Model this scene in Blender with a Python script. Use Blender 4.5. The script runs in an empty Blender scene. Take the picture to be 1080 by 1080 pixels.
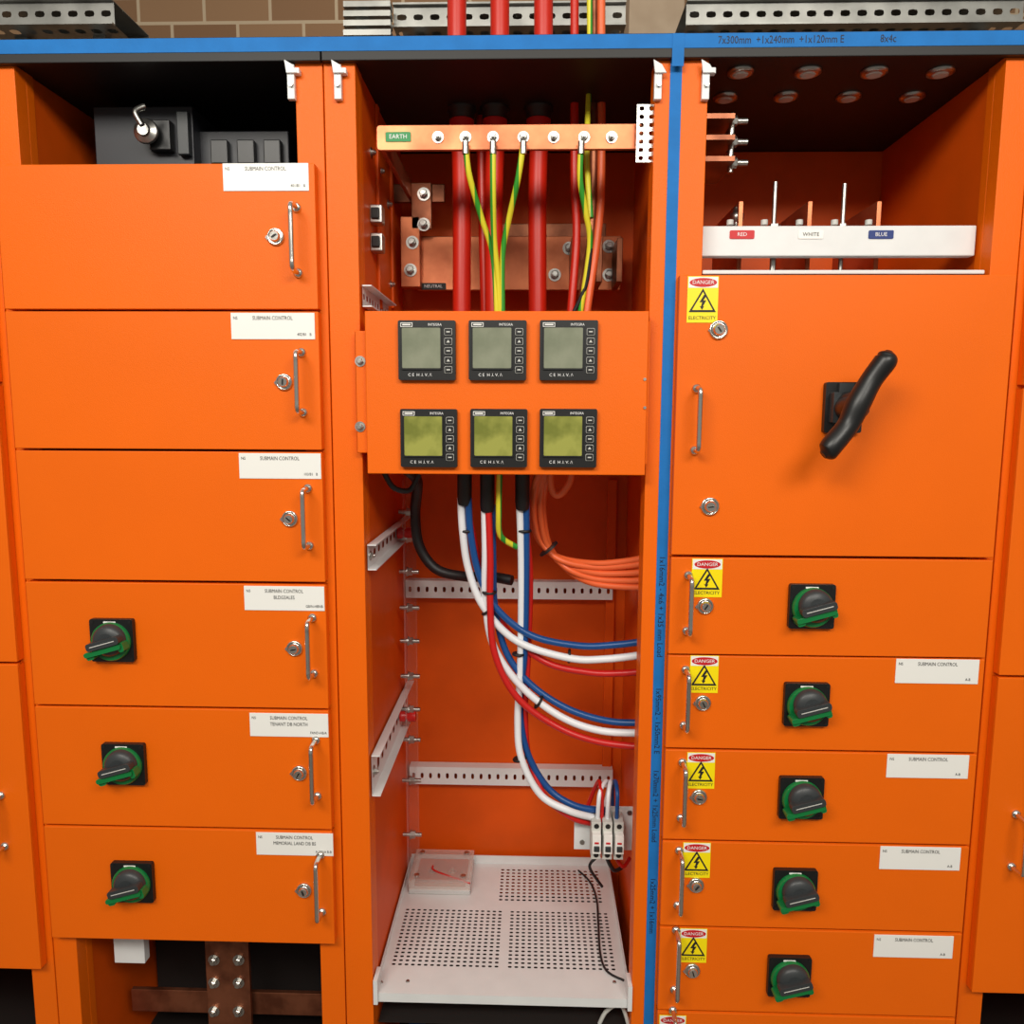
import bpy, bmesh, math, random
from mathutils import Vector, Matrix
random.seed(4)
rad=math.radians
scene=bpy.context.scene
scene.view_settings.view_transform='Standard'
# ---------------------------------------------------------------- camera
FPX=811.0
CAM=Vector((0,-1.34,1.5))
R=Matrix.Rotation(rad(1.6),3,'Z')@Matrix.Rotation(rad(82.9),3,'X')@Matrix.Rotation(rad(0.25),3,'Z')
cd=bpy.data.cameras.new('camera'); cam=bpy.data.objects.new('camera',cd)
scene.collection.objects.link(cam); scene.camera=cam
cd.sensor_width=36; cd.lens=FPX/1080*36; cd.clip_start=.02
cam.matrix_world=Matrix.Translation(CAM)@R.to_4x4()
# photogrammetry: measured photo position -> metric position on a known real plane
def F(u,v,y=0.0):
    d=R@Vector(((u-540)/FPX,-(v-540)/FPX,-1)); t=(y-CAM.y)/d.y; p=CAM+d*t
    return p.x,p.z
def G(u,v,z):
    d=R@Vector(((u-540)/FPX,-(v-540)/FPX,-1)); t=(z-CAM.z)/d.z; p=CAM+d*t
    return p.x,p.y
def P(u,v,y):
    x,z=F(u,v,y); return Vector((x,y,z))
def X(u,y=0.0,v=540): return F(u,v,y)[0]
def Z(v,y=0.0,u=540): return F(u,v,y)[1]
# ---------------------------------------------------------------- materials
def s2l(c):
    return tuple(((x/255)/12.92 if x/255<=0.04045 else ((x/255+0.055)/1.055)**2.4) for x in c)+(1,)
def mat(name,rgb,rough=.5,metal=0,bump=0,bscale=300,var=0,vscale=8,rgb2=None,spec=.5,lo=.35,hi=.65):
    m=bpy.data.materials.new(name); m.use_nodes=True; nt=m.node_tree; b=nt.nodes['Principled BSDF']
    b.inputs['Base Color'].default_value=s2l(rgb); b.inputs['Roughness'].default_value=rough
    b.inputs['Metallic'].default_value=metal
    b.inputs['Specular IOR Level'].default_value=spec
    tc=nt.nodes.new('ShaderNodeTexCoord')
    if bump:
        n=nt.nodes.new('ShaderNodeTexNoise'); n.inputs['Scale'].default_value=bscale; n.inputs['Detail'].default_value=2
        nt.links.new(tc.outputs['Object'],n.inputs['Vector'])
        bp=nt.nodes.new('ShaderNodeBump'); bp.inputs['Strength'].default_value=bump; bp.inputs['Distance'].default_value=.001
        nt.links.new(n.outputs['Fac'],bp.inputs['Height']); nt.links.new(bp.outputs['Normal'],b.inputs['Normal'])
    if var or rgb2:
        n=nt.nodes.new('ShaderNodeTexNoise'); n.inputs['Scale'].default_value=vscale; n.inputs['Detail'].default_value=4
        nt.links.new(tc.outputs['Object'],n.inputs['Vector'])
        r=nt.nodes.new('ShaderNodeValToRGB')
        c2=s2l(rgb2) if rgb2 else tuple(x*(1-var) for x in s2l(rgb)[:3])+(1,)
        r.color_ramp.elements[0].position=lo; r.color_ramp.elements[0].color=c2
        r.color_ramp.elements[1].position=hi; r.color_ramp.elements[1].color=s2l(rgb)
        nt.links.new(n.outputs['Fac'],r.inputs['Fac']); nt.links.new(r.outputs['Color'],b.inputs['Base Color'])
    return m
M=dict(
 orange=mat('orange_powder_coat',(241,106,3),.45,bump=.4,bscale=650,var=.06,vscale=3,spec=.25),
 orin=mat('orange_powder_coat_shaded',(228,88,5),.5,bump=.3,bscale=500,var=.16,vscale=6,spec=.25),  # same coat as outside, darkened: interior shade put into the colour
 black=mat('black_paint',(16,15,15),.55),
 blackp=mat('black_plastic',(18,19,20),.38),
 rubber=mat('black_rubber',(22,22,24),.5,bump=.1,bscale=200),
 dark=mat('dark_void_shade',(24,17,14),.8),  # near-black colour for shade inside compartments, also the black back panel
 grey=mat('dark_grey_plastic',(50,54,56),.42),
 dgrey=mat('charcoal_plastic',(38,40,46),.45),
 lgrey=mat('light_grey_plastic',(200,200,194),.45),
 white=mat('white_powder_coat',(226,228,228),.4,var=.05,vscale=20),
 label=mat('white_label',(240,240,236),.35),
 chrome=mat('chrome',(225,222,215),.18,1),
 zinc=mat('zinc_steel',(196,195,190),.34,1,var=.25,vscale=30),
 galv=mat('galvanised_steel',(165,165,160),.42,.85,var=.3,vscale=14),
 copper=mat('copper',(204,122,84),.4,.8,bump=.1,bscale=60,vscale=14,rgb2=(166,90,60)),
 copperd=mat('aged_copper',(158,98,70),.42,.8,vscale=20,rgb2=(112,64,44)),
 blue=mat('blue_masking_tape',(30,116,192),.6,bump=.3,bscale=250,var=.12,vscale=25,spec=.2),
 ink=mat('ink',(14,16,40),.6),
 txt=mat('print_black',(25,25,25),.6),
 txtw=mat('print_white',(235,235,235),.6),
 red=mat('red_insulation',(200,34,14),.38),
 redp=mat('red_print',(200,18,28),.5),
 redo=mat('orange_cable',(236,104,54),.4),
 cwhite=mat('white_insulation',(232,234,238),.35),
 cblue=mat('blue_insulation',(18,74,138),.35),
 cred=mat('red_core_insulation',(200,28,24),.35),
 green=mat('green_plastic',(8,118,58),.35),
 gl=mat('green_label',(24,140,70),.5),
 yel=mat('danger_yellow',(252,228,0),.4),
 bluep=mat('blue_label',(20,48,120),.5),
 conc=mat('concrete',(168,150,128),.85,bump=.4,bscale=40,vscale=5,rgb2=(140,120,98)),
 floor=mat('concrete_floor',(120,114,106),.6,bump=.2,bscale=30,vscale=3,rgb2=(98,92,86)),
)
M['lcd']=mat('lcd_glass',(142,146,126),.16,vscale=20,rgb2=(120,126,106),spec=.6)
M['lcdf']=mat('lcd_protective_film',(158,160,78),.16,vscale=16,rgb2=(116,122,52),spec=.6,lo=.42,hi=.58,bump=.5,bscale=40)
m=mat('earth_wire',(190,205,30),.4); nt=m.node_tree; w=nt.nodes.new('ShaderNodeTexWave'); w.inputs['Scale'].default_value=14; w.bands_direction='X'
tc=nt.nodes.new('ShaderNodeTexCoord'); r=nt.nodes.new('ShaderNodeValToRGB'); r.color_ramp.interpolation='CONSTANT'
r.color_ramp.elements[0].color=s2l((50,150,46)); r.color_ramp.elements[1].position=.34; r.color_ramp.elements[1].color=s2l((222,214,50))
nt.links.new(tc.outputs['Object'],w.inputs['Vector']); nt.links.new(w.outputs['Fac'],r.inputs['Fac']); nt.links.new(r.outputs['Color'],nt.nodes['Principled BSDF'].inputs['Base Color'])
M['earth']=m
def clear(name,base,fac,rough):
    m=bpy.data.materials.new(name); m.use_nodes=True; nt=m.node_tree; nt.nodes.clear()
    o=nt.nodes.new('ShaderNodeOutputMaterial'); mx=nt.nodes.new('ShaderNodeMixShader'); t=nt.nodes.new('ShaderNodeBsdfTransparent'); g=nt.nodes.new('ShaderNodeBsdfPrincipled')
    g.inputs['Roughness'].default_value=rough; g.inputs['Base Color'].default_value=base; mx.inputs[0].default_value=fac
    nt.links.new(t.outputs[0],mx.inputs[1]); nt.links.new(g.outputs[0],mx.inputs[2]); nt.links.new(mx.outputs[0],o.inputs[0]); return m
M['clear']=clear('clear_acrylic',(.8,.8,.78,1),.10,.08)
M['frost']=clear('frosted_acrylic',(.85,.78,.72,1),.28,.2)
m=mat('brick',(150,110,80),.85); nt=m.node_tree; bt=nt.nodes.new('ShaderNodeTexBrick'); tc=nt.nodes.new('ShaderNodeTexCoord'); mp=nt.nodes.new('ShaderNodeMapping')
mp.inputs['Rotation'].default_value=(rad(90),0,0)
bt.inputs['Color1'].default_value=s2l((150,118,86)); bt.inputs['Color2'].default_value=s2l((120,88,60)); bt.inputs['Mortar'].default_value=s2l((176,158,132))
bt.inputs['Scale'].default_value=1; bt.inputs['Brick Width'].default_value=.24; bt.inputs['Row Height'].default_value=.086; bt.inputs['Mortar Size'].default_value=.006
nt.links.new(tc.outputs['Object'],mp.inputs[0]); nt.links.new(mp.outputs[0],bt.inputs[0]); nt.links.new(bt.outputs[0],nt.nodes['Principled BSDF'].inputs['Base Color']); M['brick']=m
# ---------------------------------------------------------------- builder
class B:
    def __init__(s,name): s.n=name; s.v=[]; s.f=[]; s.m=[]; s.ml=[]; s.sm=[]
    def mi(s,k):
        if k not in s.ml: s.ml.append(k)
        return s.ml.index(k)
    def add(s,vs,fs,k,smooth=False):
        o=len(s.v); s.v+= [Vector(p) for p in vs]; i=s.mi(k)
        for f in fs: s.f.append([o+a for a in f]); s.m.append(i); s.sm.append(smooth)
    def box(s,x0,x1,y0,y1,z0,z1,k):
        x0,x1=sorted((x0,x1)); y0,y1=sorted((y0,y1)); z0,z1=sorted((z0,z1))
        s.add([(x,y,z) for x in(x0,x1) for y in(y0,y1) for z in(z0,z1)],[(0,1,3,2),(4,6,7,5),(0,4,5,1),(2,3,7,6),(0,2,6,4),(1,5,7,3)],k); return s
    def prism(s,pts,y0,y1,k):
        n=len(pts); s.add([(x,y0,z) for x,z in pts]+[(x,y1,z) for x,z in pts],[list(range(n)),list(range(2*n-1,n-1,-1))]+[(i,(i+1)%n,n+(i+1)%n,n+i) for i in range(n)],k); return s
    def rbox(s,cx,cz,w,h,rr,y0,y1,k,rot=0,seg=5):
        pts=[]
        for a,(sx,sz) in enumerate(((1,1),(-1,1),(-1,-1),(1,-1))):
            for i in range(seg+1):
                t=rad(90*a+90*i/seg); px=sx*(w/2-rr)+rr*math.cos(t); pz=sz*(h/2-rr)+rr*math.sin(t)
                pts.append((cx+px*math.cos(rot)-pz*math.sin(rot),cz+px*math.sin(rot)+pz*math.cos(rot)))
        return s.prism(pts,y0,y1,k)
    def lathe(s,c,ax,prof,k,n=24,smooth=True,rot=0):
        c=Vector(c); ax=Vector(ax).normalized(); a=ax.orthogonal().normalized(); b=ax.cross(a)
        vs=[];fs=[]
        for r_,h in prof:
            for i in range(n):
                t=2*math.pi*i/n+rot; vs.append(c+ax*h+(a*math.cos(t)+b*math.sin(t))*r_)
        for j in range(len(prof)-1):
            for i in range(n): fs.append((j*n+i,j*n+(i+1)%n,(j+1)*n+(i+1)%n,(j+1)*n+i))
        s.add(vs,fs,k,smooth)
        s.add(vs[:n],[list(range(n))],k); s.add(vs[-n:],[list(range(n))],k); return s
    def cyl(s,c,ax,r_,h,k,n=24): return s.lathe(c,ax,[(r_,0),(r_,h)],k,n)
    def bolt(s,c,ax,r_=.007,k='zinc',L=0):
        s.lathe(c,ax,[(r_*1.5,0),(r_*1.5,r_*.3)],k,18,False); s.lathe(c,ax,[(r_,r_*.3),(r_,r_*1.1),(r_*.8,r_*1.25)],k,6,False)
        s.lathe(c,ax,[(r_*.55,r_),(r_*.55,r_*1.6+L)],k,12); return s
    def tube(s,pts,rr,k,n=12,sub=8,cap=True):
        pts=[Vector(p) for p in pts]; rs=rr if isinstance(rr,(list,tuple)) else [rr]*len(pts)
        q=[];qr=[]
        for i in range(len(pts)-1):
            p0=pts[max(i-1,0)];p1=pts[i];p2=pts[i+1];p3=pts[min(i+2,len(pts)-1)]
            for j in range(sub):
                t=j/sub; q.append(.5*((2*p1)+(p2-p0)*t+(2*p0-5*p1+4*p2-p3)*t*t+(3*p1-p0-3*p2+p3)*t**3)); t=t*t*(3-2*t); qr.append(rs[i]*(1-t)+rs[i+1]*t)
        q.append(pts[-1]); qr.append(rs[-1]); vs=[];fs=[]; a=None
        for i,p in enumerate(q):
            T=(q[min(i+1,len(q)-1)]-q[max(i-1,0)]).normalized()
            a=T.orthogonal().normalized() if a is None else (a-T*a.dot(T)).normalized()
            b=T.cross(a)
            for j in range(n): t=2*math.pi*j/n; vs.append(p+(a*math.cos(t)+b*math.sin(t))*qr[i])
        for i in range(len(q)-1):
            for j in range(n): fs.append((i*n+j,i*n+(j+1)%n,(i+1)*n+(j+1)%n,(i+1)*n+j))
        s.add(vs,fs,k,True)
        s.add(vs[:n],[list(range(n))],k); s.add(vs[-n:],[list(range(n))],k); return s
    def perf(s,o,U,V,nx,ny,hx,hy,k):
        "plate spanning o..o+U..o+V with real holes"
        o=Vector(o);U=Vector(U)/nx;V=Vector(V)/ny; vs=[];fs=[]
        for i in range(nx):
            for j in range(ny):
                c=o+U*(i+.5)+V*(j+.5); b0=len(vs)
                for a,b in((-1,-1),(0,-1),(1,-1),(1,0),(1,1),(0,1),(-1,1),(-1,0)): vs.append(c+U*a*.5+V*b*.5)
                for a,b in((-.8,-.8),(0,-1),(.8,-.8),(1,0),(.8,.8),(0,1),(-.8,.8),(-1,0)): vs.append(c+U*a*.5*hx+V*b*.5*hy)
                for t in range(8): fs.append((b0+t,b0+(t+1)%8,b0+8+(t+1)%8,b0+8+t))
        s.add(vs,fs,k); return s
    def done(s,bevel=0,parent=None,recalc=True):
        lo=Vector([min(v[i] for v in s.v) for i in range(3)]); hi=Vector([max(v[i] for v in s.v) for i in range(3)]); c=(lo+hi)/2
        me=bpy.data.meshes.new(s.n); me.from_pydata([v-c for v in s.v],[],s.f)
        for k in s.ml: me.materials.append(M[k])
        for p,i,sm in zip(me.polygons,s.m,s.sm): p.material_index=i; p.use_smooth=sm
        if recalc:
            bm=bmesh.new(); bm.from_mesh(me); bmesh.ops.recalc_face_normals(bm,faces=bm.faces); bm.to_mesh(me); bm.free()
        ob=bpy.data.objects.new(s.n,me); scene.collection.objects.link(ob); ob.location=c; ob['c']=list(c)
        if bevel:
            b=ob.modifiers.new('bevel','BEVEL'); b.width=bevel; b.segments=2; b.limit_method='ANGLE'; b.angle_limit=rad(50)
        if parent: adopt(ob,parent)
        return ob
def adopt(ob,parent):
    ob.parent=parent; ob.matrix_parent_inverse=Matrix.Translation(-Vector(parent['c']))
def text(s_,x,z,y,size,k,parent,rot=0,name='lettering',align='CENTER',sx=1):
    c=bpy.data.curves.new(name,'FONT'); c.body=s_; c.size=size; c.align_x=align; c.align_y='CENTER'; c.extrude=.0001; c.resolution_u=2
    c.materials.append(M[k]); ob=bpy.data.objects.new(name,c); scene.collection.objects.link(ob)
    ob.matrix_world=Matrix.Translation((x,y,z))@Matrix.Rotation(rad(90),4,'X')@Matrix.Rotation(rot,4,'Z')@Matrix.Diagonal((sx,1,1,1))
    adopt(ob,parent); return ob
FR=Vector((0,-1,0)); DY=-.02; BK=.45
# ---------------------------------------------------------------- room
B('floor').box(-3,3,-3,2.2,-.05,0,'floor').done()
B('wall_back').box(-3,3,1.6,1.75,0,3.4,'brick').done()
# ---------------------------------------------------------------- cabinets
ZT=Z(40); ZR=Z(63)
xs=dict(lw0=X(22),lw1=X(352)-.001,cL=X(352)+.001,cR=X(698)-.001,rw0=X(698)+.001,rw1=X(1052))
def cabinet(x0,x1,pl,pr,wl,wr,liner=None):
    b=B('switchboard_cabinet')
    b.box(x0,x0+pl,0,.03,.1,ZR,'orange').box(x1-pr,x1,0,.03,.1,ZR,'orange')
    b.box(x0+pl-.003,x0+pl,.03,.05,.1,ZR,'orange').box(x1-pr,x1-pr+.003,.03,.05,.1,ZR,'orange')
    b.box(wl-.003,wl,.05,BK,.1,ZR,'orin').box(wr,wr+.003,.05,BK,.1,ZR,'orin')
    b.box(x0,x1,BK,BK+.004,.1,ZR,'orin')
    b.box(x0,x1,0,BK,ZR,ZR+.004,'black').box(x0,x1,BK-.004,BK+.004,ZR,ZT,'black').box(x0,x1,-.012,.0,ZR-.004,ZT,'black').box(x0,x1,0,BK,ZT-.004,ZT,'black')
    b.box(x0,x1,.01,BK,0,.1,'black').box(x0,x1,.0,BK,.1,.103,'dark')
    return b.done(.0012)
PW=X(383)-X(352)
cabinet(xs['lw0'],xs['lw1'],.045,X(352)-X(325),xs['lw0']+.042,X(325))
cabinet(xs['cL'],xs['cR'],PW,X(698)-X(680),X(383),X(698)-.006)
cabinet(xs['rw0'],xs['rw1'],X(731)-X(698),.045,X(731),xs['rw1']-.042)
cabinet(xs['lw0']-.602,xs['lw0']-.002,.045,.045,xs['lw0']-.56,xs['lw0']-.045)
cabinet(xs['rw1']+.002,xs['rw1']+.602,.045,.045,xs['rw1']+.045,xs['rw1']+.56)
def flat_door(x0,x1,z0,z1,name='cabinet_door',y0=DY):
    b=B(name).box(x0,x1,y0,y0+.003,z0,z1,'orange')
    t=.0025
    b.box(x0,x0+t,y0+.003,-.001,z0,z1,'orange').box(x1-t,x1,y0+.003,-.001,z0,z1,'orange').box(x0,x1,y0+.003,-.001,z1-t,z1,'orange').box(x0,x1,y0+.003,-.001,z0,z0+t,'orange')
    return b.done(.0015)
def pull(parent,x,z0,z1):
    b=B('pull_handle'); yb=DY-.034
    b.tube([(x,DY,z1),(x,DY-.018,z1),(x,yb+.004,z1-.002),(x,yb,z1-.008),(x,yb,z1-.02),(x,yb,(z0+z1)/2),(x,yb,z0+.02),(x,yb,z0+.008),(x,yb+.004,z0+.002),(x,DY-.018,z0),(x,DY,z0)],.0042,'chrome',12,5)
    for z in(z0,z1): b.lathe((x,DY,z),FR,[(.008,0),(.008,.003),(.005,.005)],'chrome')
    b.done(parent=parent)
def lock(parent,x,z,r_=.0145,tilt=.6):
    b=B('key_lock'); b.lathe((x,DY,z),FR,[(r_,0),(r_,.003),(r_*.82,.006),(r_*.8,.0045),(r_*.62,.0045),(r_*.6,.009),(r_*.5,.011)],'chrome')
    b.rbox(x,z,.010,.0022,.001,DY-.0125,DY-.0108,'black',tilt)
    b.prism([(x-.0175,z-.001),(x-.0135,z+.004),(x-.0135,z-.006)],DY-.003,DY,'chrome'); b.done(parent=parent)
def label(parent,u,v,lines,code,yy=DY,w=.143,h=.044,name='identification_label'):
    x,z=F(u,v,yy); b=B(name).box(x-w/2,x+w/2,yy-.0015,yy,z-h/2,z+h/2,'label'); o=b.done(.0005)
    for i,l in enumerate(lines): text(l,x,z+.013-.0115*i,yy-.0018,.0092,'txt',o,sx=.8)
    text('NS',x-w/2+.008,z+.013,yy-.0018,.007,'txt',o,sx=.9); text(code,x+w/2-.018,z-.014,yy-.0018,.0068,'txt',o,sx=.85)
def rotary(u,v,yy=DY):
    x,z=F(u,v,yy); b=B('rotary_isolator_switch')
    b.rbox(x,z,.078,.078,.004,yy-.010,yy,'blackp')
    b.lathe((x,yy-.010,z-.001),FR,[(.0350,0),(.0350,.005),(.033,.008)],'green',40)
    b.lathe((x+.002,yy-.018,z+.004),FR,[(.029,0),(.028,.008),(.023,.013),(.015,.015)],'grey',36)
    rt=rad(16)
    b.rbox(x+.001,z+.003,.060,.014,.005,yy-.044,yy-.028,'grey',rt)
    b.rbox(x-.002,z-.011,.068,.009,.004,yy-.040,yy-.016,'green',rt)
    b.rbox(x-.026,z-.022,.014,.013,.004,yy-.036,yy-.016,'green',rt)
    b.rbox(x+.029,z-.004,.010,.018,.004,yy-.036,yy-.016,'green',rt)
    b.rbox(x+.001,z+.003,.046,.0016,.0007,yy-.0446,yy-.044,'lgrey',rt)
    b.rbox(x-.002,z+.0335,.022,.003,.001,yy-.0112,yy-.010,'label')
    for sx in(-1,1):
        for sz in(-1,1): b.lathe((x+sx*.034,yy-.010,z+sz*.034),FR,[(.0028,0),(.0028,.001)],'black',10)
    b.done(.0008)
def danger(u,v,yy=DY,w=.051,h=.075):
    x,z=F(u,v,yy); b=B('danger_electricity_sign'); y=yy
    b.box(x-w/2,x+w/2,y-.0008,y,z-h/2,z+h/2,'yel')
    b.rbox(x,z,w,h,.002,y-.0006,y-.0002,'txt')
    zt=z+h/2-.010
    b.box(x-w/2+.0012,x+w/2-.0012,y-.0012,y-.0008,zt-.0085,zt+.009,'label')
    b.prism([(x+.0225*math.cos(t*math.pi/16),zt+.0072*math.sin(t*math.pi/16)) for t in range(32)],y-.0016,y-.0012,'redp')
    zc=z-.004; tr=lambda s:[(x,zc+.024*s-.002),(x-.0225*s,zc-.0145*s-.002),(x+.0225*s,zc-.0145*s-.002)]
    b.prism(tr(1),y-.0012,y-.0008,'txt'); b.prism(tr(.76),y-.0016,y-.0012,'yel')
    bolt=[(.002,.014),(-.006,.0005),(-.001,.0005),(-.003,-.007),(-.0055,-.006),(-.001,-.013),(.003,-.0065),(.0005,-.0068),(.0065,.004),(.001,.004),(.0065,.012)]
    b.prism([(x+a*.9,zc+c*.9-.001) for a,c in bolt],y-.002,y-.0016,'txt')
    o=b.done()
    text('DANGER',x,zt,y-.0019,.0085,'txtw',o,sx=1.05); text('ELECTRICITY',x,z-h/2+.0075,y-.0011,.0078,'txt',o,sx=1.0)
# left doors
dv=[(172,326),(328.5,474.5),(477,614),(617,747.5),(750,875),(877.5,996)]
labs=[(280.5,187,['SUBMAIN CONTROL'],'401/B1   B'),(288,344,['SUBMAIN CONTROL'],'402/B1   B'),(295.5,491.5,['SUBMAIN CONTROL'],'103/B1   B'),(300,631,['SUBMAIN CONTROL','BLDGSALES'],'GB/N-HBNB'),(305,764.5,['SUBMAIN CONTROL','TENANT DB NORTH'],'FAND-HB/A'),(311,890,['SUBMAIN CONTROL','MEMORIAL LAND DB BS'],'A-200/A B-B')]
locks=[(291,250),(300,403),(306,547),(311,683.5),(316,815),(321,938.5)]
pulls=[(214,283),(371,434),(518,578),(658,716),(790,848),(914,973)]
xr=X(341,DY); xl=xs['lw0']+.012
for i,(a,c) in enumerate(dv):
    z1=F(330+4*i,a,DY)[1]; z0=F(334+4*i,c,DY)[1]; d=flat_door(xl,xr,z0,z1)
    up=[307,312.5,319.5,324.5,328.5,333.5][i]
    pull(d,F(up,(pulls[i][0]+pulls[i][1])/2,DY-.034)[0],F(up,pulls[i][1]+1,DY-.034)[1],F(up,pulls[i][0]-1,DY-.034)[1])
    lock(d,*F(*locks[i],DY),tilt=.6+i*.9)
    label(None,*labs[i])
for u,v in((121,674),(133,804),(142,928)): rotary(u,v)
# right doors
xl=X(709.5,DY); xr2=xs['rw1']-.012
z1=F(713,290,DY)[1]; z0=F(709,585,DY)[1]; main=flat_door(xl,xr2,z0,z1)
lock(main,*F(757.5,348,DY),.016,2.2); lock(main,*F(748.5,534,DY),.016,.1)
pull(main,F(738,442,DY-.034)[0],F(738,476,DY-.034)[1],F(738,409,DY-.034)[1])
danger(741,316)
rv=[(588,689.5),(691.5,788.5),(791,885),(887.5,976),(978.5,1065),(1067.5,1150)]
rr_=[(854.5,638.5),(849,741.5),(843.5,839.5),(837,936),(831,1027),(826,1112)]
rl=[(743.5,639),(741,741),(737,840),(734,933),(730,1023),(727,1105)]
rp=[(729,611,671),(726,713,773),(722.5,813,873),(719,908,967),(715.5,994,1058),(712,1080,1140)]
rd=[(745.5,609.5),(742.5,711),(739,812.5),(734.5,907),(731,997),(709,1088)]
for i,(a,c) in enumerate(rv):
    z1=F(706,a,DY)[1]; z0=F(704,c,DY)[1]; d=flat_door(xl,xr2,z0,z1)
    rotary(*rr_[i]); lock(d,*F(*rl[i],DY),.0145,1+i)
    u,p,q=rp[i]; pull(d,F(u,(p+q)/2,DY-.034)[0],F(u,q,DY-.034)[1],F(u,p,DY-.034)[1])
    danger(rd[i][0],rd[i][1],w=.050 if i else .053,h=.068)
for u,v in((988,708),(978,808),(970,905),(963,998)): label(None,u,v,['SUBMAIN CONTROL'],'A-B')
# neighbouring tiers left & right
for x0,x1 in((xs['lw0']-.59,xs['lw0']-.014),(xs['rw1']+.014,xs['rw1']+.59)):
    for za,zb in((.45,1.05),(1.055,1.55),(1.555,ZR-.08)):
        d=flat_door(x0,x1,za,zb); xx=x1-.05 if x0<0 else x0+.05
        pull(d,xx,(za+zb)/2-.05,(za+zb)/2+.05)
# big pistol isolator handle
b=B('pistol_grip_isolator_handle'); bx,bz=F(887,430,DY)
b.rbox(bx,bz,.062,.084,.004,DY-.012,DY,'blackp'); b.lathe((bx+.004,DY-.012,bz),FR,[(.026,0),(.025,.03),(.02,.045)],'blackp',32)
b.box(bx-.012,bx+.012,DY-.02,DY-.012,bz+.022,bz+.040,'grey'); b.rbox(bx-.018,bz,.012,.05,.002,DY-.030,DY-.012,'grey')
yh=-.10
b.tube([P(938,370,yh-.004),P(936,375,yh-.004),P(933,382,yh-.004),P(919,401,yh),P(905,426,yh),P(894,449,yh),P(878,469,yh-.004),P(873,476,yh-.004),P(868,480,yh-.004)],[.005,.0145,.0175,.0170,.0190,.0170,.0175,.0165,.007],'blackp',20,7)
b.tube([P(891,430,-.04),P(896,430,-.07),P(903,428,yh)],[.02,.019,.016],'blackp',20,6)
b.done()
# ---------------------------------------------------------------- top right compartment
yb=.04
x0=X(733); x1=xs['rw1']-.05
za=F(840,270,yb)[1]; zb=F(840,238,yb)[1]
b=B('busbar_support_strip').box(x0,x1,yb,yb+.02,za,zb,'white')
b.box(x0,x1,.005,.06,F(840,286,.0)[1]-.004,F(840,284,0)[1],'white'); b.done(.002)
for u,k,t in((782.5,'redp','RED'),(855,'label','WHITE'),(929,'bluep','BLUE')):
    x,z=F(u,247.5,yb); o=B('phase_label').rbox(x,z,.042,.014,.002,yb-.0015,yb,k).done(); text(t,x,z,yb-.0018,.009,'txt' if k=='label' else 'txtw',o)
b=B('threaded_rod_set')
for u,t,bt in((818,192,300),(891,194,300),(816,272,300)):
    x,z=F(u,t,.075); zz=F(u,bt,.075)[1]; b.cyl((x,.075,zz),(0,0,1),.004,z-zz,'zinc',10)
    b.lathe((x,.075,zb+.002),(0,0,1),[(.009,0),(.009,.008)],'zinc',6,False)
for u in(770,806,843,880,916): x,z=F(u,236,.05); b.cyl((x,.05,z-.002),(0,0,1),.006,.008,'lgrey',10)
b.done()
b=B('phase_busbar_set')
for u in(782,855,928):
    x,z=F(u,212,.1); b.box(x-.004,x+.004,.1,.3,za-.12,z,'copper')
b.done(.001)
b=B('busbar_joint_clamp')
for i,v in enumerate((128,150,172)):
    p=P(752,v,.06); b.box(p.x-.02,p.x+.03,.03,.16,p.z-.006,p.z+.002,'copperd')
    b.bolt(p+Vector((.03,.0,.0)),(1,0,0),.009,L=.014)
p=P(770,124,.06); q=P(770,182,.06); b.cyl((q.x,.06,q.z),(0,0,1),.005,p.z-q.z,'zinc',10); b.done()
b=B('insulator_stack'); p=P(777,234,.12)
b.lathe(p-Vector((0,0,.02)),(0,0,1),[(.012,0),(.012,.012),(.008,.014),(.008,.02),(.012,.022),(.012,.034),(.008,.036),(.006,.045)],'zinc',18); b.done()
b=B('cable_gland_set')
for u,v in((781,75),(852,75),(922,75),(992,75),(765,102),(829,101),(895,101),(962,101)):
    x,y=G(u,v,ZR); b.lathe((x,y,ZR),(0,0,-1),[(.022,0),(.022,.004),(.017,.006)],'zinc',28); b.lathe((x,y,ZR-.006),(0,0,-1),[(.013,0),(.011,.002)],'lgrey',20)
b.done()
# ---------------------------------------------------------------- top left compartment
b=B('moulded_case_switch_disconnector')
x,z=F(175,170,.12); xe=X(322,.12)
zz=F(175,112,.12)[1]
b.box(F(100,150,.12)[0],F(205,170,.12)[0],.12,.25,z-.03,zz,'dgrey'); b.box(F(208,150,.16)[0],xe-.02,.15,.25,z-.03,F(250,138,.15)[1],'dgrey')
b.box(F(160,150,.11)[0],F(182,150,.11)[0],.10,.12,F(175,160,.11)[1],F(175,128,.11)[1],'blackp')
b.box(F(188,150,.11)[0],F(200,150,.11)[0],.105,.12,F(175,164,.11)[1],F(175,118,.11)[1],'grey')
for u in(222,250,278): b.box(F(u,140,.14)[0],F(u+18,140,.14)[0],.135,.15,z,F(u,148,.14)[1],'blackp')
p=P(152,137,.08); b.lathe(p+Vector((0,.04,0)),FR,[(.012,0),(.012,.03),(.022,.03),(.022,.036),(.010,.040),(.010,.045)],'zinc',24)
b.tube([P(150,132,.05),P(143,118,.05),P(152,112,.06)],.005,'zinc')
b.box(xs['lw0']+.06,X(325)-.02,.02,.3,F(200,176,0)[1]-.02,F(200,174,0)[1]-.008,'dark'); b.done(.002)  # last box: divider shelf, its shade put into the colour
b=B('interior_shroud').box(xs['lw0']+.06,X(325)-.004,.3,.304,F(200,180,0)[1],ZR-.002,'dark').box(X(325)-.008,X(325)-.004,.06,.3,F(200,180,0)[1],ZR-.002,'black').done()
b=B('riser_busbar_set')
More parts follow.
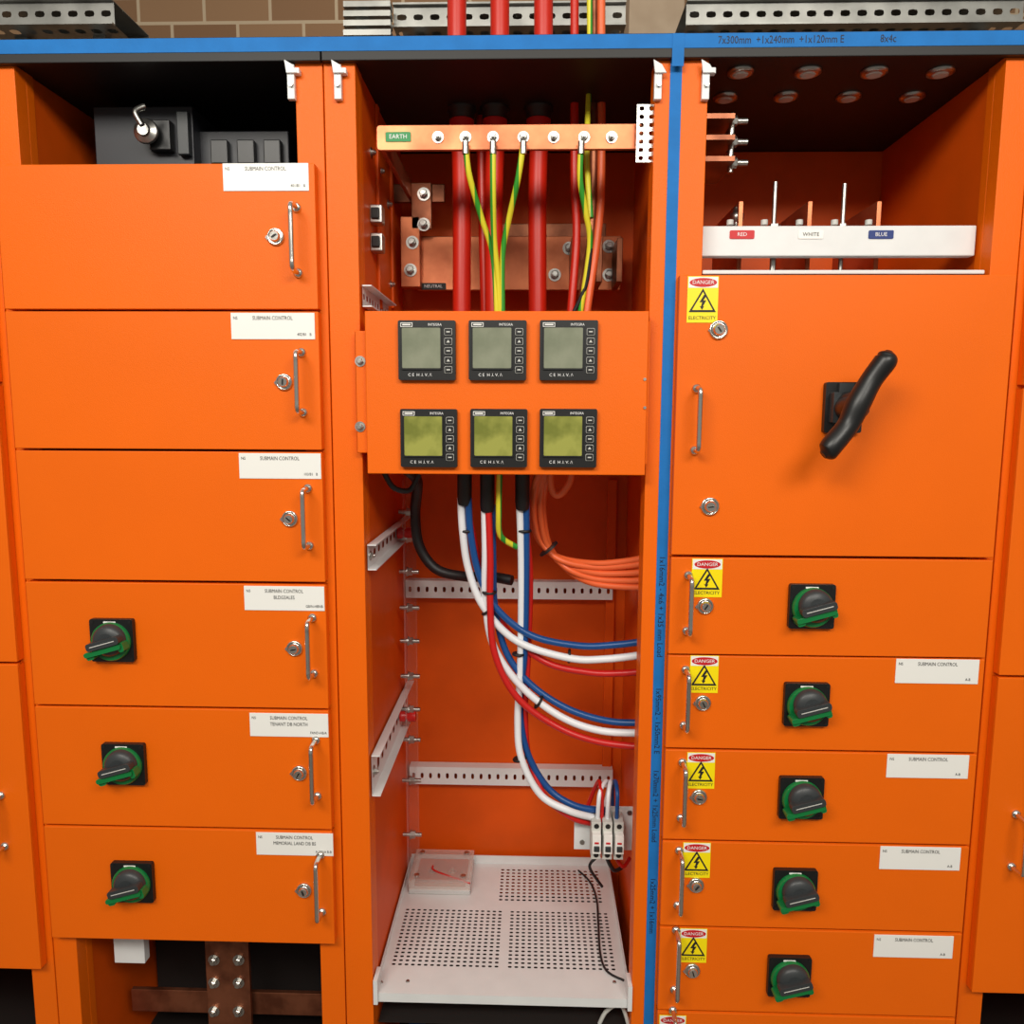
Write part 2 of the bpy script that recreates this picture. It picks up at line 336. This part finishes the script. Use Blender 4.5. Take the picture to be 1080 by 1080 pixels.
xa=F(216,1000,.12)[0]; xb=F(262,1000,.12)[0]; z1=F(240,985,.12)[1]
b.box(xa,xb,.12,.13,.2,z1,'copperd')
for v in(1012,1036,1066):
    for u in(226,252): b.bolt(P(u,v,.12),FR,.008,'zinc')
b.box(X(60),X(325)-.02,.14,.15,F(200,1068,.14)[1],F(200,1045,.14)[1],'copperd')
b.box(F(120,1000,.05)[0],F(152,1000,.05)[0],.05,.07,F(140,1016,.05)[1],F(140,985,.05)[1],'white')
b.done(.001)
B('chamber_shade_sheet').box(xs['lw0']+.05,X(325)-.006,.28,.284,.11,F(200,985,0)[1],'dark').done()  # added dark sheet, stands in for the shade deep in the open compartment
# ---------------------------------------------------------------- roof hardware
b=B('roof_corner_bracket_set')
for u,s in((358,1),(309,1),(694,-1),(744,1)):
    x,z=F(u,84,-.0); 
    b.box(x-.007,x+.005,-.010,0,z-.034,z+.02,'white'); b.box(x-.007,x+.014*s if s>0 else x+.007,-.012,0,z+.005,z+.014,'white'); b.lathe((x,-.012,z-.012),FR,[(.004,0),(.004,.003)],'zinc',6,False)
    b.prism([(x-.010,z+.026),(x+.004,z+.018),(x+.012,z+.005),(x-.007,z+.005)],-.014,-.010,'white')
b.done(.001)
b=B('blue_masking_tape'); z1,z0=Z(41),Z(56)
b.box(xs['lw0']-.6,xs['rw1']+.6,-.0128,-.012,z0,z1,'blue')
pts=[F(714-30*t/8,45+1035*t/8,-.0) for t in range(10)]
hw=.0095
for i in range(9):
    (ax,az),(cx,cz)=pts[i],pts[i+1]; b.prism([(ax-hw,az),(ax+hw,az),(cx+hw,cz),(cx-hw,cz)],-.001,0,'blue')
b.prism([(pts[0][0]-hw,z1),(pts[0][0]+hw,z1),(pts[0][0]+hw,Z(75)),(pts[0][0]-hw,Z(75))],-.0138,-.0128,'blue')
tape=b.done()
zt_=(z1+z0)/2
text('7x300mm  +1x240mm  +1x120mm E',F(757,47,-.013)[0],zt_,-.0132,.0165,'ink',tape,align='LEFT',name='handwriting',sx=.8)
text('8x4c',F(928,47,-.013)[0],zt_,-.0132,.0165,'ink',tape,align='LEFT',name='handwriting',sx=.8)
for v,s_ in((640,'1x16mm2 - 4x6 + 1x35 mm Load'),(760,'1x95mm2 - 1x50mm2 E'),(850,'1x70mm2 + 1x25mm Load'),(955,'1x25mm2 + 1x16mm')):
    uu=714-30*(v-45)/1035; x,z=F(uu,v,0); text(s_,x,z,-.0014,.0135,'ink',tape,rot=rad(-90),name='handwriting',sx=1.0 if v<700 else .95)
# ---------------------------------------------------------------- meter panel
yp=-.03
x0,x1=X(386,yp,413),X(682.5,yp,413); z1,z0=Z(328,yp),Z(500.5,yp)
b=B('meter_mounting_panel').box(x0,x1,yp,yp+.003,z0,z1,'orange')
b.box(x0,x0+.003,yp+.003,.05,z0,z1,'orange').box(x1-.003,x1,yp+.003,-.001,z0,z1,'orange').box(x0,x1,yp+.003,.05,z1-.003,z1,'orange').box(x0,x1,yp+.003,.05,z0,z0+.003,'orange')
xf=X(373.5,yp,413); b.box(xf,x0,yp+.012,yp+.015,Z(478,yp,380),Z(348,yp,380),'orange').box(xf,xf+.003,yp+.012,-.0,Z(478,yp,380),Z(348,yp,380),'orange')
for v in(381,450): b.bolt(P(380,v,yp+.012),FR,.006,'zinc')
for v in(400,430): b.lathe(P(680,v,yp),FR,[(.0025,0),(.0025,.002)],'zinc',10)
b.box(x1,x1+.004,yp+.006,-.0,Z(490,yp,680),Z(338,yp,680),'orange')
b.done(.0015)
for r_,(v,k) in enumerate(((370,'lcd'),(462,'lcdf'))):
    for u in((451,525,599.5) if r_==0 else (453,526.3,599)):
        x,z=F(u,v,yp); b=B('digital_power_meter'); y=yp
        b.rbox(x,z,.096,.098,.003,y-.010,y,'blackp'); b.rbox(x-.009,z+.004,.068,.072,.002,y-.0125,y-.010,'blackp')
        b.rbox(x-.009,z+.0035,.064,.066,.002,y-.0130,y-.0125,k)
        b.box(x-.043,x-.023,y-.0135,y-.010,z+.0378,z+.0448,'label'); b.box(x-.042,x-.024,y-.0138,y-.0135,z+.0388,z+.0438,'txt') ; b.box(x-.040,x-.026,y-.0141,y-.0138,z+.0402,z+.0424,'label')
        for i in range(5):
            zz=z+.030-.0155*i; b.rbox(x+.036,zz,.013,.0115,.002,y-.0118,y-.010,'lgrey'); b.rbox(x+.036,zz,.0118,.0103,.0017,y-.0124,y-.0118,'blackp')
            b.prism([(x+.033,zz-.002),(x+.039,zz-.002),(x+.036,zz+.0025)] if i%2 else [(x+.033,zz+.001),(x+.033,zz-.001),(x+.039,zz-.001),(x+.039,zz+.001)],y-.0128,y-.0124,'lgrey')
        o=b.done(.0005)
        text('INTEGRA',x+.014,z+.0415,y-.0128,.0058,'txtw',o,sx=.95); text('C E  H .I. V. /\\',x-.012,z-.0405,y-.0104,.007,'txtw',o)
# ---------------------------------------------------------------- earth bar
ye=.03
x0,x1=F(397,145,ye)[0],F(678,145,ye)[0]; z1,z0=F(530,131,ye)[1],F(530,158,ye)[1]
b=B('earth_busbar'); b.rbox((x0+x1)/2,(z0+z1)/2,x1-x0,z1-z0,.006,ye,ye+.008,'copper')
b.box(x0+.004,x0+.012,ye+.008,.38,z0+.003,z1-.003,'copper')
for u in(462,491,520,552,584,616,645): b.bolt(P(u,145,ye),FR,.0065,'zinc',.004)
eb=b.done(.0012)
x,z=F(420,144.5,ye); o=B('earth_label').rbox(x,z,.044,.016,.002,ye-.0012,ye,'gl').done(); text('EARTH',x,z,ye-.0015,.010,'txtw',o)
b=B('perforated_angle_bracket'); xa,zt=F(672,110,.015); xb,zb_=F(691,171,.015)
b.perf((xa,.015,zb_),(xb-xa,0,0),(0,0,zt-zb_),2,7,.5,.55,'zinc').perf((xb,.015,zb_),(0,.05,0),(0,0,zt-zb_),3,7,.5,.55,'zinc'); 
o=b.done(); md=o.modifiers.new('s','SOLIDIFY'); md.thickness=.0022
b=B('neutral_busbar'); yn=.36
b.box(F(440,270,yn)[0],F(655,270,yn)[0],yn,yn+.01,F(540,306,yn)[1],F(540,249,yn)[1],'copper')
b.box(F(505,270,yn)[0],F(640,270,yn)[0],yn+.03,yn+.04,F(540,262,yn)[1],F(540,232,yn)[1],'copperd')
b.box(F(425,270,yn)[0],F(445,270,yn)[0],yn-.03,yn,F(430,305,yn)[1],F(430,232,yn)[1],'copper')
b.box(F(402,215,yn)[0],F(470,215,yn)[0],yn-.02,yn-.01,F(430,216,yn)[1],F(430,197,yn)[1],'copperd')
b.box(F(436,215,yn)[0],F(457,215,yn)[0],yn-.03,yn-.02,F(430,245,yn)[1],F(430,197,yn)[1],'copperd')
for u,v in((447,205),(447,237),(435,256),(433,285),(600,262),(642,260),(642,290),(520,262),(585,290)): b.bolt(P(u,v,yn-.03 if u<460 else yn),FR,.009,'zinc',.004)
for u in(600,625,645): b.box(F(u,290,yn)[0],F(u+6,290,yn)[0],yn-.10,yn,F(u,306,yn)[1],F(u,262,yn)[1],'copperd')
nb=b.done(.0015)
x,z=F(457,302,yn-.001); o=B('neutral_label').rbox(x,z,.055,.014,.002,yn-.0015,yn,'txt').done(); text('NEUTRAL',x,z,yn-.002,.009,'txtw',o)
b=B('left_busbar_bracket_set')
xw=X(383)
for v in(225,255): 
    p=P(383,v,.10); b.box(xw,xw+.022,.1,.13,p.z-.016,p.z+.016,'zinc'); b.box(xw+.003,xw+.018,.095,.1,p.z-.010,p.z+.010,'black')
for v,y_ in((180,.2),(215,.28),(300,.3),(160,.12)): b.bolt((xw,y_,Z(v,y_)),(1,0,0),.006)
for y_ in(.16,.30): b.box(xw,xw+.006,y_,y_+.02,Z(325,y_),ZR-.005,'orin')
b.done(.002)
# ---------------------------------------------------------------- riser cables (red)
b=B('red_power_cable_set')
for u0,u1 in((482,487),(527,521),(573,567)):
    b.tube([P(u0,-60,.2),P(u0,60,.2),P((u0+u1)/2,118,.2),P(u1,200,.21),P(u1,330,.21),P(u1,420,.21)],.0178,'red',20,6)
for u in(487,522,568):
    p=P(u,122,.2); b.lathe((p.x,.2,ZR+.002),(0,0,-1),[(.028,0),(.028,.008),(.024,.010),(.024,.020),(.020,.024)],'rubber',24)
    b.lathe((p.x,.2,ZR-.022),(0,0,-1),[(.0235,0),(.0235,.02)],'cred',20)
p=P(508,160,.24); b.tube([Vector((p.x,.24,ZR)),p,P(512,330,.24)],.010,'red',16)
b.done()
b=B('small_orange_cable_set')
for u0,u1,v1 in((606,602,330),(626,612,330),(634,618,335)):
    b.tube([P(u0,-60,.18),P(u0,60,.18),P(u0,190,.18),P((u0+u1)/2+4,250,.18),P(u1,v1,.16),P(u1-6,400,.1)],.0078,'copperd' if u0==626 else 'redo' if u0==634 else 'red',14)
b.done()
b=B('earth_wire_set')
for pts in ([(491,152,.02),(495,185,.03),(508,230,.06),(520,270,.08),(524,330,.09)],[(520,152,.02),(520,200,.03),(521,250,.06),(525,290,.08),(527,330,.09)],[(552,152,.02),(546,190,.03),(537,230,.06),(530,270,.08),(530,330,.09)],[(613,152,.02),(612,190,.03),(618,225,.05),(622,260,.07),(612,330,.09)],[(621,-60,.16),(622,60,.16),(619,160,.1),(623,230,.08)]):
    b.tube([P(*p) for p in pts],.0052,'earth',12)
for u in(491,520,552,613): p=P(u,152,.02); b.cyl(p+Vector((0,0,-.016)),(0,0,1),.0058,.02,'zinc',12)
b.tube([P(527,500,.05),P(526,540,.06),P(528,565,.08),P(545,577,.1)],.0055,'earth',12)
b.tube([P(623,262,.07),P(618,300,.08),P(605,330,.09)],.004,'rubber',10)
b.done()
# ---------------------------------------------------------------- lower cables
b=B('sleeved_multicore_cable_set')
for u,v1 in((490,531),(514,538),(551,536)): b.tube([P(u,490,.06),P(u,500,.06),P(u,v1-8,.08),P(u,v1,.085)],[.0135,.0135,.0135,.0125],'rubber',18)
def cab(pts,k,r_=.0066): b.tube([P(*p) for p in pts],r_,k,14,8)
cab([(486,525,.085),(488,560,.09),(494,600,.10),(510,640,.10),(545,676,.10),(600,694,.09),(640,695,.08),(690,689,.06)],'cwhite',.0072)
cab([(494,525,.08),(496,560,.09),(505,605,.10),(524,642,.10),(560,670,.10),(610,681,.09),(650,680,.08),(690,675,.06)],'cblue')
cab([(490,525,.10),(500,570,.115),(512,620,.12),(535,665,.12),(575,698,.11),(620,709,.10),(655,710,.09),(690,707,.07)],'cred')
cab([(511,532,.085),(512,580,.09),(512,630,.10),(520,680,.10),(548,722,.10),(590,755,.09),(635,771,.08),(690,773,.06)],'cwhite',.0072)
cab([(519,532,.09),(520,590,.10),(522,640,.115),(534,688,.115),(560,722,.11),(600,748,.10),(645,761,.09),(690,762,.07)],'cblue')
cab([(515,532,.08),(517,590,.085),(517,640,.09),(522,690,.09),(545,735,.09),(585,765,.09),(630,782,.08),(690,789,.06)],'cred')
cab([(548,530,.085),(550,600,.10),(549,700,.11),(546,760,.11),(550,800,.10),(570,838,.09),(600,855,.08),(625,862,.1)],'cwhite',.007)
cab([(555,530,.085),(555,600,.10),(553,690,.11),(548,740,.115),(555,790,.115),(577,830,.11),(607,850,.1),(640,855,.11)],'cblue')
cab([(551,530,.095),(559,600,.12),(557,690,.12),(554,750,.12),(558,800,.12),(575,840,.10),(603,862,.09),(622,868,.11)],'cred',.0058)
def tie(u,v,y,dx,dz,r_=.016):
    b.lathe(P(u,v,y)-Vector((dx,0,dz)).normalized()*.002,(dx,0,dz),[(r_*.9,0),(r_,.001),(r_,.004),(r_*.9,.005)],'rubber',16)
tie(492,560,.095,0,1,.014); tie(515,643,.103,.6,-.8,.016); tie(568,740,.10,.8,-.5,.015); tie(547,690,.11,0,1,.013); tie(548,800,.108,.2,-1,.014); tie(516,625,.095,0,1,.014); tie(553,560,.095,0,1,.014); tie(600,692,.1,1,-.05,.014)
b.done()
b=B('black_cable_loop'); 
b.tube([P(428,495,.10),P(440,508,.14),P(438,540,.2),P(442,575,.22),P(460,600,.22),P(490,608,.2),P(515,608,.16),P(540,612,.14)],.0105,'rubber',16)
b.tube([P(405,498,.02),P(415,514,.03),P(432,517,.05),P(442,500,.05)],.005,'rubber',12); b.done()
b=B('orange_circular_cable_set')
for i,(du,dvv,dy) in enumerate(((0,0,0),(4,6,.01),(7,12,.0),(-2,-4,.02),(10,17,.01))):
    b.tube([P(575+du,490,.05),P(566+du,510,.08),P(563+du,540,.12+dy),P(570+du,570+dvv*.4,.16+dy),P(590+du,590+dvv*.7,.15+dy),P(625,598+dvv,.12),P(660,597+dvv*1.3,.09),P(692,592+dvv*1.6,.06)],.0062,'redo',12)
b.tube([P(603,490,.05),P(601,508,.06),P(590,522,.07),P(582,516,.07),P(580,490,.05)],.0064,'redo',12)
p=P(578,578,.155); b.lathe(p,(.5,0,-.6),[(.022,0),(.022,.004)],'rubber',16)
b.done()
# ---------------------------------------------------------------- rails, brackets
for v0,v1,uu in((614,631,428),(811,828,432)):
    y=BK-.03; b=B('perforated_mounting_rail'); xa=F(uu,v1,y)[0]; xb=F(646,v1,y)[0]; za,zb2=F(540,v1,y)[1],F(540,v0,y)[1]
    b.perf((xa,y,za),(xb-xa,0,0),(0,0,zb2-za),24,1,.36,.34,'white'); b.box(xa,xb,y,y+.028,zb2,zb2+.0015,'white').box(xa,xb,y,y+.028,za-.0015,za,'white').done()
xw=X(383)+.004
for v0,v1,y1 in((576,602,.42),(800,842,.42),(300,322,.25)):
    b=B('perforated_side_bracket'); za=F(383,v1,0.0)[1]; zb2=F(383,v0,0)[1]
    b.perf((xw,.01,za),(0,y1-.01,0),(0,0,zb2-za),10,1,.5,.3,'white'); b.box(xw,xw+.016,.01,y1,zb2-.001,zb2+.001,'white').box(xw,xw+.016,.01,y1,za-.001,za+.001,'white')
    if y1>.3: b.lathe((xw+.003,.30,(za+zb2)/2),(1,0,0),[(.012,0),(.013,.01),(.008,.014),(.013,.02),(.012,.035)],'cred',20); b.bolt((xw,.03,(za+zb2)/2),(1,0,0),.006)
    b.done()
b=B('acrylic_shield'); xa=X(383)+.022
b.box(xa,xa+.003,.28,.44,Z(905,.4),Z(505,.3),'clear'); 
for v in(540,568,603,641,676,713,748,780,823,880):
    p=P(433,v,.30); b.lathe((xa-.012,.30,p.z),(1,0,0),[(.0048,0),(.0048,.042)],'zinc',12); b.lathe((xa+.004,.30,p.z),(1,0,0),[(.0105,0),(.0105,.003)],'zinc',18,False); b.lathe((xa+.007,.30,p.z),(1,0,0),[(.009,0),(.009,.009)],'zinc',6,False)
b.done()
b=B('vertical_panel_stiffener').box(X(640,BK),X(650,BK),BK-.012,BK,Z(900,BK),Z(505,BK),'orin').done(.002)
# ---------------------------------------------------------------- shelf
zs=F(540,1048,.005)[1]; x0=X(383)+.006; x1=F(664,1050,0)[0]; yb_=.435
b=B('perforated_gland_plate')
fa=lambda v:G(540,v,zs)[1]
ya,yb2,yc,yd=fa(1022),fa(960),fa(951),fa(916)
def q(xa,xb,yy0,yy1): b.add([(xa,yy0,zs),(xb,yy0,zs),(xb,yy1,zs),(xa,yy1,zs)],[(0,1,2,3)],'white')
mx0,mx1=x0+.014,x1-.016; xm=G(526,935,zs)[0]; xn=G(634,935,zs)[0]; xc=(mx0+mx1)/2
q(x0,x1,.0,ya); q(x0,mx0,ya,yb2); q(mx1,x1,ya,yb2); q(xc-.007,xc+.007,ya,yb2)
b.perf((mx0,ya,zs),(xc-.007-mx0,0,0),(0,yb2-ya,0),17,16,.6,.46,'white'); b.perf((xc+.007,ya,zs),(mx1-xc-.007,0,0),(0,yb2-ya,0),17,16,.6,.46,'white')
q(x0,x1,yb2,yc); q(x0,xm,yc,yd); b.perf((xm,yc,zs),(xn-xm,0,0),(0,yd-yc,0),18,10,.6,.46,'white'); q(xn,x1,yc,yd); q(x0,x1,yd,yb_)
b.box(x0,x1,-.002,0,zs-.018,zs,'white').box(x0,x1,yb_,yb_+.002,zs-.01,zs+.02,'white').box(x0-.002,x0,0,yb_,zs-.018,zs+.012,'white').box(x1,x1+.002,0,yb_,zs-.018,zs+.012,'white')
for u,v in((402,1036),(648,1036),(405,925),(430,1035)):
    x,y=G(u,v,zs); b.lathe((x,y,zs),(0,0,1),[(.004,0),(.003,.002)],'zinc',12)
for sx in(x0-.003,x1-.004): b.box(sx,sx+.008,-.008,.03,zs-.02,zs+.03,'white')
b.done()
B('under_shelf_shade_sheet').box(x0,x1,.02,.43,zs-.08,zs-.078,'dark').done()  # added dark sheet so the plate holes look into painted shade
b=B('covered_copper_link'); xa,ya_=G(431,943,zs); xb,_=G(496,943,zs); yb3=ya_+.125
b.box(xa,xb,ya_,yb3,zs+.001,zs+.012,'white')
b.box(xa+.012,xb-.012,ya_+.012,yb3-.012,zs+.012,zs+.020,'copper'); b.box(xa,xb,ya_,yb3,zs+.034,zs+.037,'frost').box(xa,xb,ya_,ya_+.003,zs,zs+.034,'frost').box(xb-.003,xb,ya_,yb3,zs,zs+.034,'frost').box(xa,xa+.003,ya_,yb3,zs,zs+.034,'frost')
for i in(.12,.88):
    for j in(.12,.88): b.lathe((xa+(xb-xa)*i,ya_+.125*j,zs+.037),(0,0,1),[(.006,0),(.006,.003)],'zinc',14)
for i in(.33,.67): b.bolt((xa+(xb-xa)*i,ya_+.06,zs+.020),(0,0,1),.006)
b.tube([(xa+.05,ya_+.05,zs+.04),(xa+.06,ya_+.03,zs+.039),(xb,ya_-.0,zs+.03)],.002,'cred',8)
b.done(.001)
# terminal block
b=B('fuse_switch_terminal_block'); y=.12
x0_,z1_=F(606,850,y); x1_,z0_=F(672,897,y)
b.box(x0_,x1_+.01,y,y+.003,z0_,z1_,'white')
for sx,vz in((614,857),(614,888),(664,857)): b.lathe(P(sx,vz,y),FR,[(.005,0),(.005,.002)],'zinc',12); 
for i in range(3):
    xx=F(624+i*12,880,y-.05)[0]; w=.0195; zt,zb3=F(640,869,y-.05)[1],F(640,908,y-.05)[1]
    b.box(xx,xx+w-.001,y-.045,y,zb3,zt,'lgrey'); b.box(xx+.001,xx+w-.002,y-.060,y-.045,zb3+.02,zt-.018,'label')
    b.box(xx+.004,xx+w-.005,y-.064,y-.06,(zt+zb3)/2-.012,(zt+zb3)/2-.002,'grey'); b.box(xx+.005,xx+w-.006,y-.061,y-.06,(zt+zb3)/2+.002,(zt+zb3)/2+.006,'redp')
    b.lathe((xx+w/2,y-.045,zt-.008),FR,[(.005,0),(.005,.001)],'black',12); b.lathe((xx+w/2,y-.045,zb3+.009),FR,[(.005,0),(.005,.001)],'black',12)
b.done(.0012)
b=B('terminal_wire_set')
for i,(u,k) in enumerate(((630,'cwhite'),(640,'cwhite'),(650,'cblue'),(634,'cred'))):
    b.tube([P(u,872,.10),P(u+1,850,.085+.008*(i==3)),P(u+3-i,835,.09),P(u+9-i*5 if i<3 else 632,824,.12),P(u+12-i*8 if i<3 else 628,830,.14),P(u+8-i*6 if i<3 else 620,850,.15)],.0042,k,10)
b.tube([P(628,905,.10),P(622,915,.10),P(635,935,.12)],.003,'rubber',10); b.tube([P(650,905,.10),P(657,914,.11),P(664,905,.13)],.004,'cred',10)
b.tube([P(640,905,.09),P(648,918,.10),P(660,912,.12)],.004,'rubber',10)
pts=[]
for u,v in((610,918),(622,930),(629,948),(631,975),(633,1005),(640,1024),(658,1034)):
    x,yy3=G(u,v,zs+.004); pts.append(Vector((x,yy3,zs+.004)))
b.tube(pts,.0022,'rubber',8); b.done()
b=B('lower_busbar_set'); z_=F(540,1075,.1)[1]
b.box(X(383)+.01,X(690),.1,.11,z_-.12,z_-.03,'copperd'); b.box(F(430,1070,.05)[0],F(448,1070,.05)[0],.05,.06,z_-.1,z_+.02,'cblue'); b.box(F(560,1075,.05)[0],F(640,1075,.05)[0],.05,.07,z_-.1,z_,'copper'); b.tube([P(632,1080,.03),P(640,1066,.03),P(655,1060,.03),P(664,1085,.02)],.004,'lgrey'); b.done(.001)
# ---------------------------------------------------------------- overhead trays (on floor-standing legs behind the board)
def tray(u0,u1,v0,v1,y,n,n2=3):
    b=B('cable_tray'); x0,z1=F(u0,v0,y); x1=F(u1,v0,y)[0]; z0=F(u0,v1,y)[1]
    b.perf((x0,y,z0),(x1-x0,0,0),(0,0,z1-z0),n,1,.6,.28,'galv'); b.box(x0,x1,y,y+.16,z1,z1+.002,'galv').box(x0,x1,y-.012,y,z1-.001,z1+.003,'galv').box(x0,x1,y-.012,y,z0-.002,z0+.002,'galv')
    b.perf((x0,y,z0),(x1-x0,0,0),(0,.16,0),n,3,.6,.4,'galv').box(x0,x1,y+.16,y+.162,z0,z1,'galv')
    for xx in(x0+.04,x1-.08): b.box(xx,xx+.03,y+.05,y+.08,0,z0,'galv')
    b.done()
tray(415,660,7,30,.55,14); tray(724,1080,3,28,.5,20); tray(-20,120,3,28,.5,8)
b=B('stacked_steel_channel_set')
for i in range(4):
    x0,z0=F(362,37-i*10,.5); x1=F(412,37,.5)[0]; b.box(x0,x1,.5,.53,z0,z0+.012,'galv')
b.box(x0+.02,x0+.05,.53,.56,0,z0+.012,'galv'); b.done()
B('concrete_column').box(F(664,0,1.2)[0],F(722,0,1.2)[0],1.2,1.5,0,3.3,'conc').done()
# ---------------------------------------------------------------- lights
def area(n,loc,tgt,e,sx,sy,c):
    l=bpy.data.lights.new(n,'AREA'); l.shape='RECTANGLE'; l.size=sx; l.size_y=sy; l.energy=e; l.color=c
    o=bpy.data.objects.new(n,l); scene.collection.objects.link(o); o.location=loc; o.rotation_euler=(Vector(tgt)-Vector(loc)).to_track_quat('-Z','Y').to_euler()
area('ceiling_light',(-1.0,-2.4,2.95),(-.1,0,1.3),54,1.5,.6,(1,.95,.86))
area('ceiling_light',(1.0,-2.6,2.95),(.1,0,1.3),50,1.5,.6,(1,.95,.86))
area('ceiling_light',(0,.9,3.35),(0,1.4,2.6),4,1.2,.3,(1,.9,.78))
w=bpy.data.worlds.new('world'); scene.world=w; w.use_nodes=True; nt=w.node_tree; bg=nt.nodes['Background']
tc=nt.nodes.new('ShaderNodeTexCoord'); sp=nt.nodes.new('ShaderNodeSeparateXYZ'); r=nt.nodes.new('ShaderNodeValToRGB')
nt.links.new(tc.outputs['Generated'],sp.inputs[0]); mr=nt.nodes.new('ShaderNodeMapRange'); mr.inputs[1].default_value=-1
nt.links.new(sp.outputs[2],mr.inputs[0]); nt.links.new(mr.outputs[0],r.inputs[0]); nt.links.new(r.outputs[0],bg.inputs[0])
r.color_ramp.elements[0].color=(.22,.2,.18,1); r.color_ramp.elements[1].color=(.75,.7,.62,1); bg.inputs[1].default_value=.55
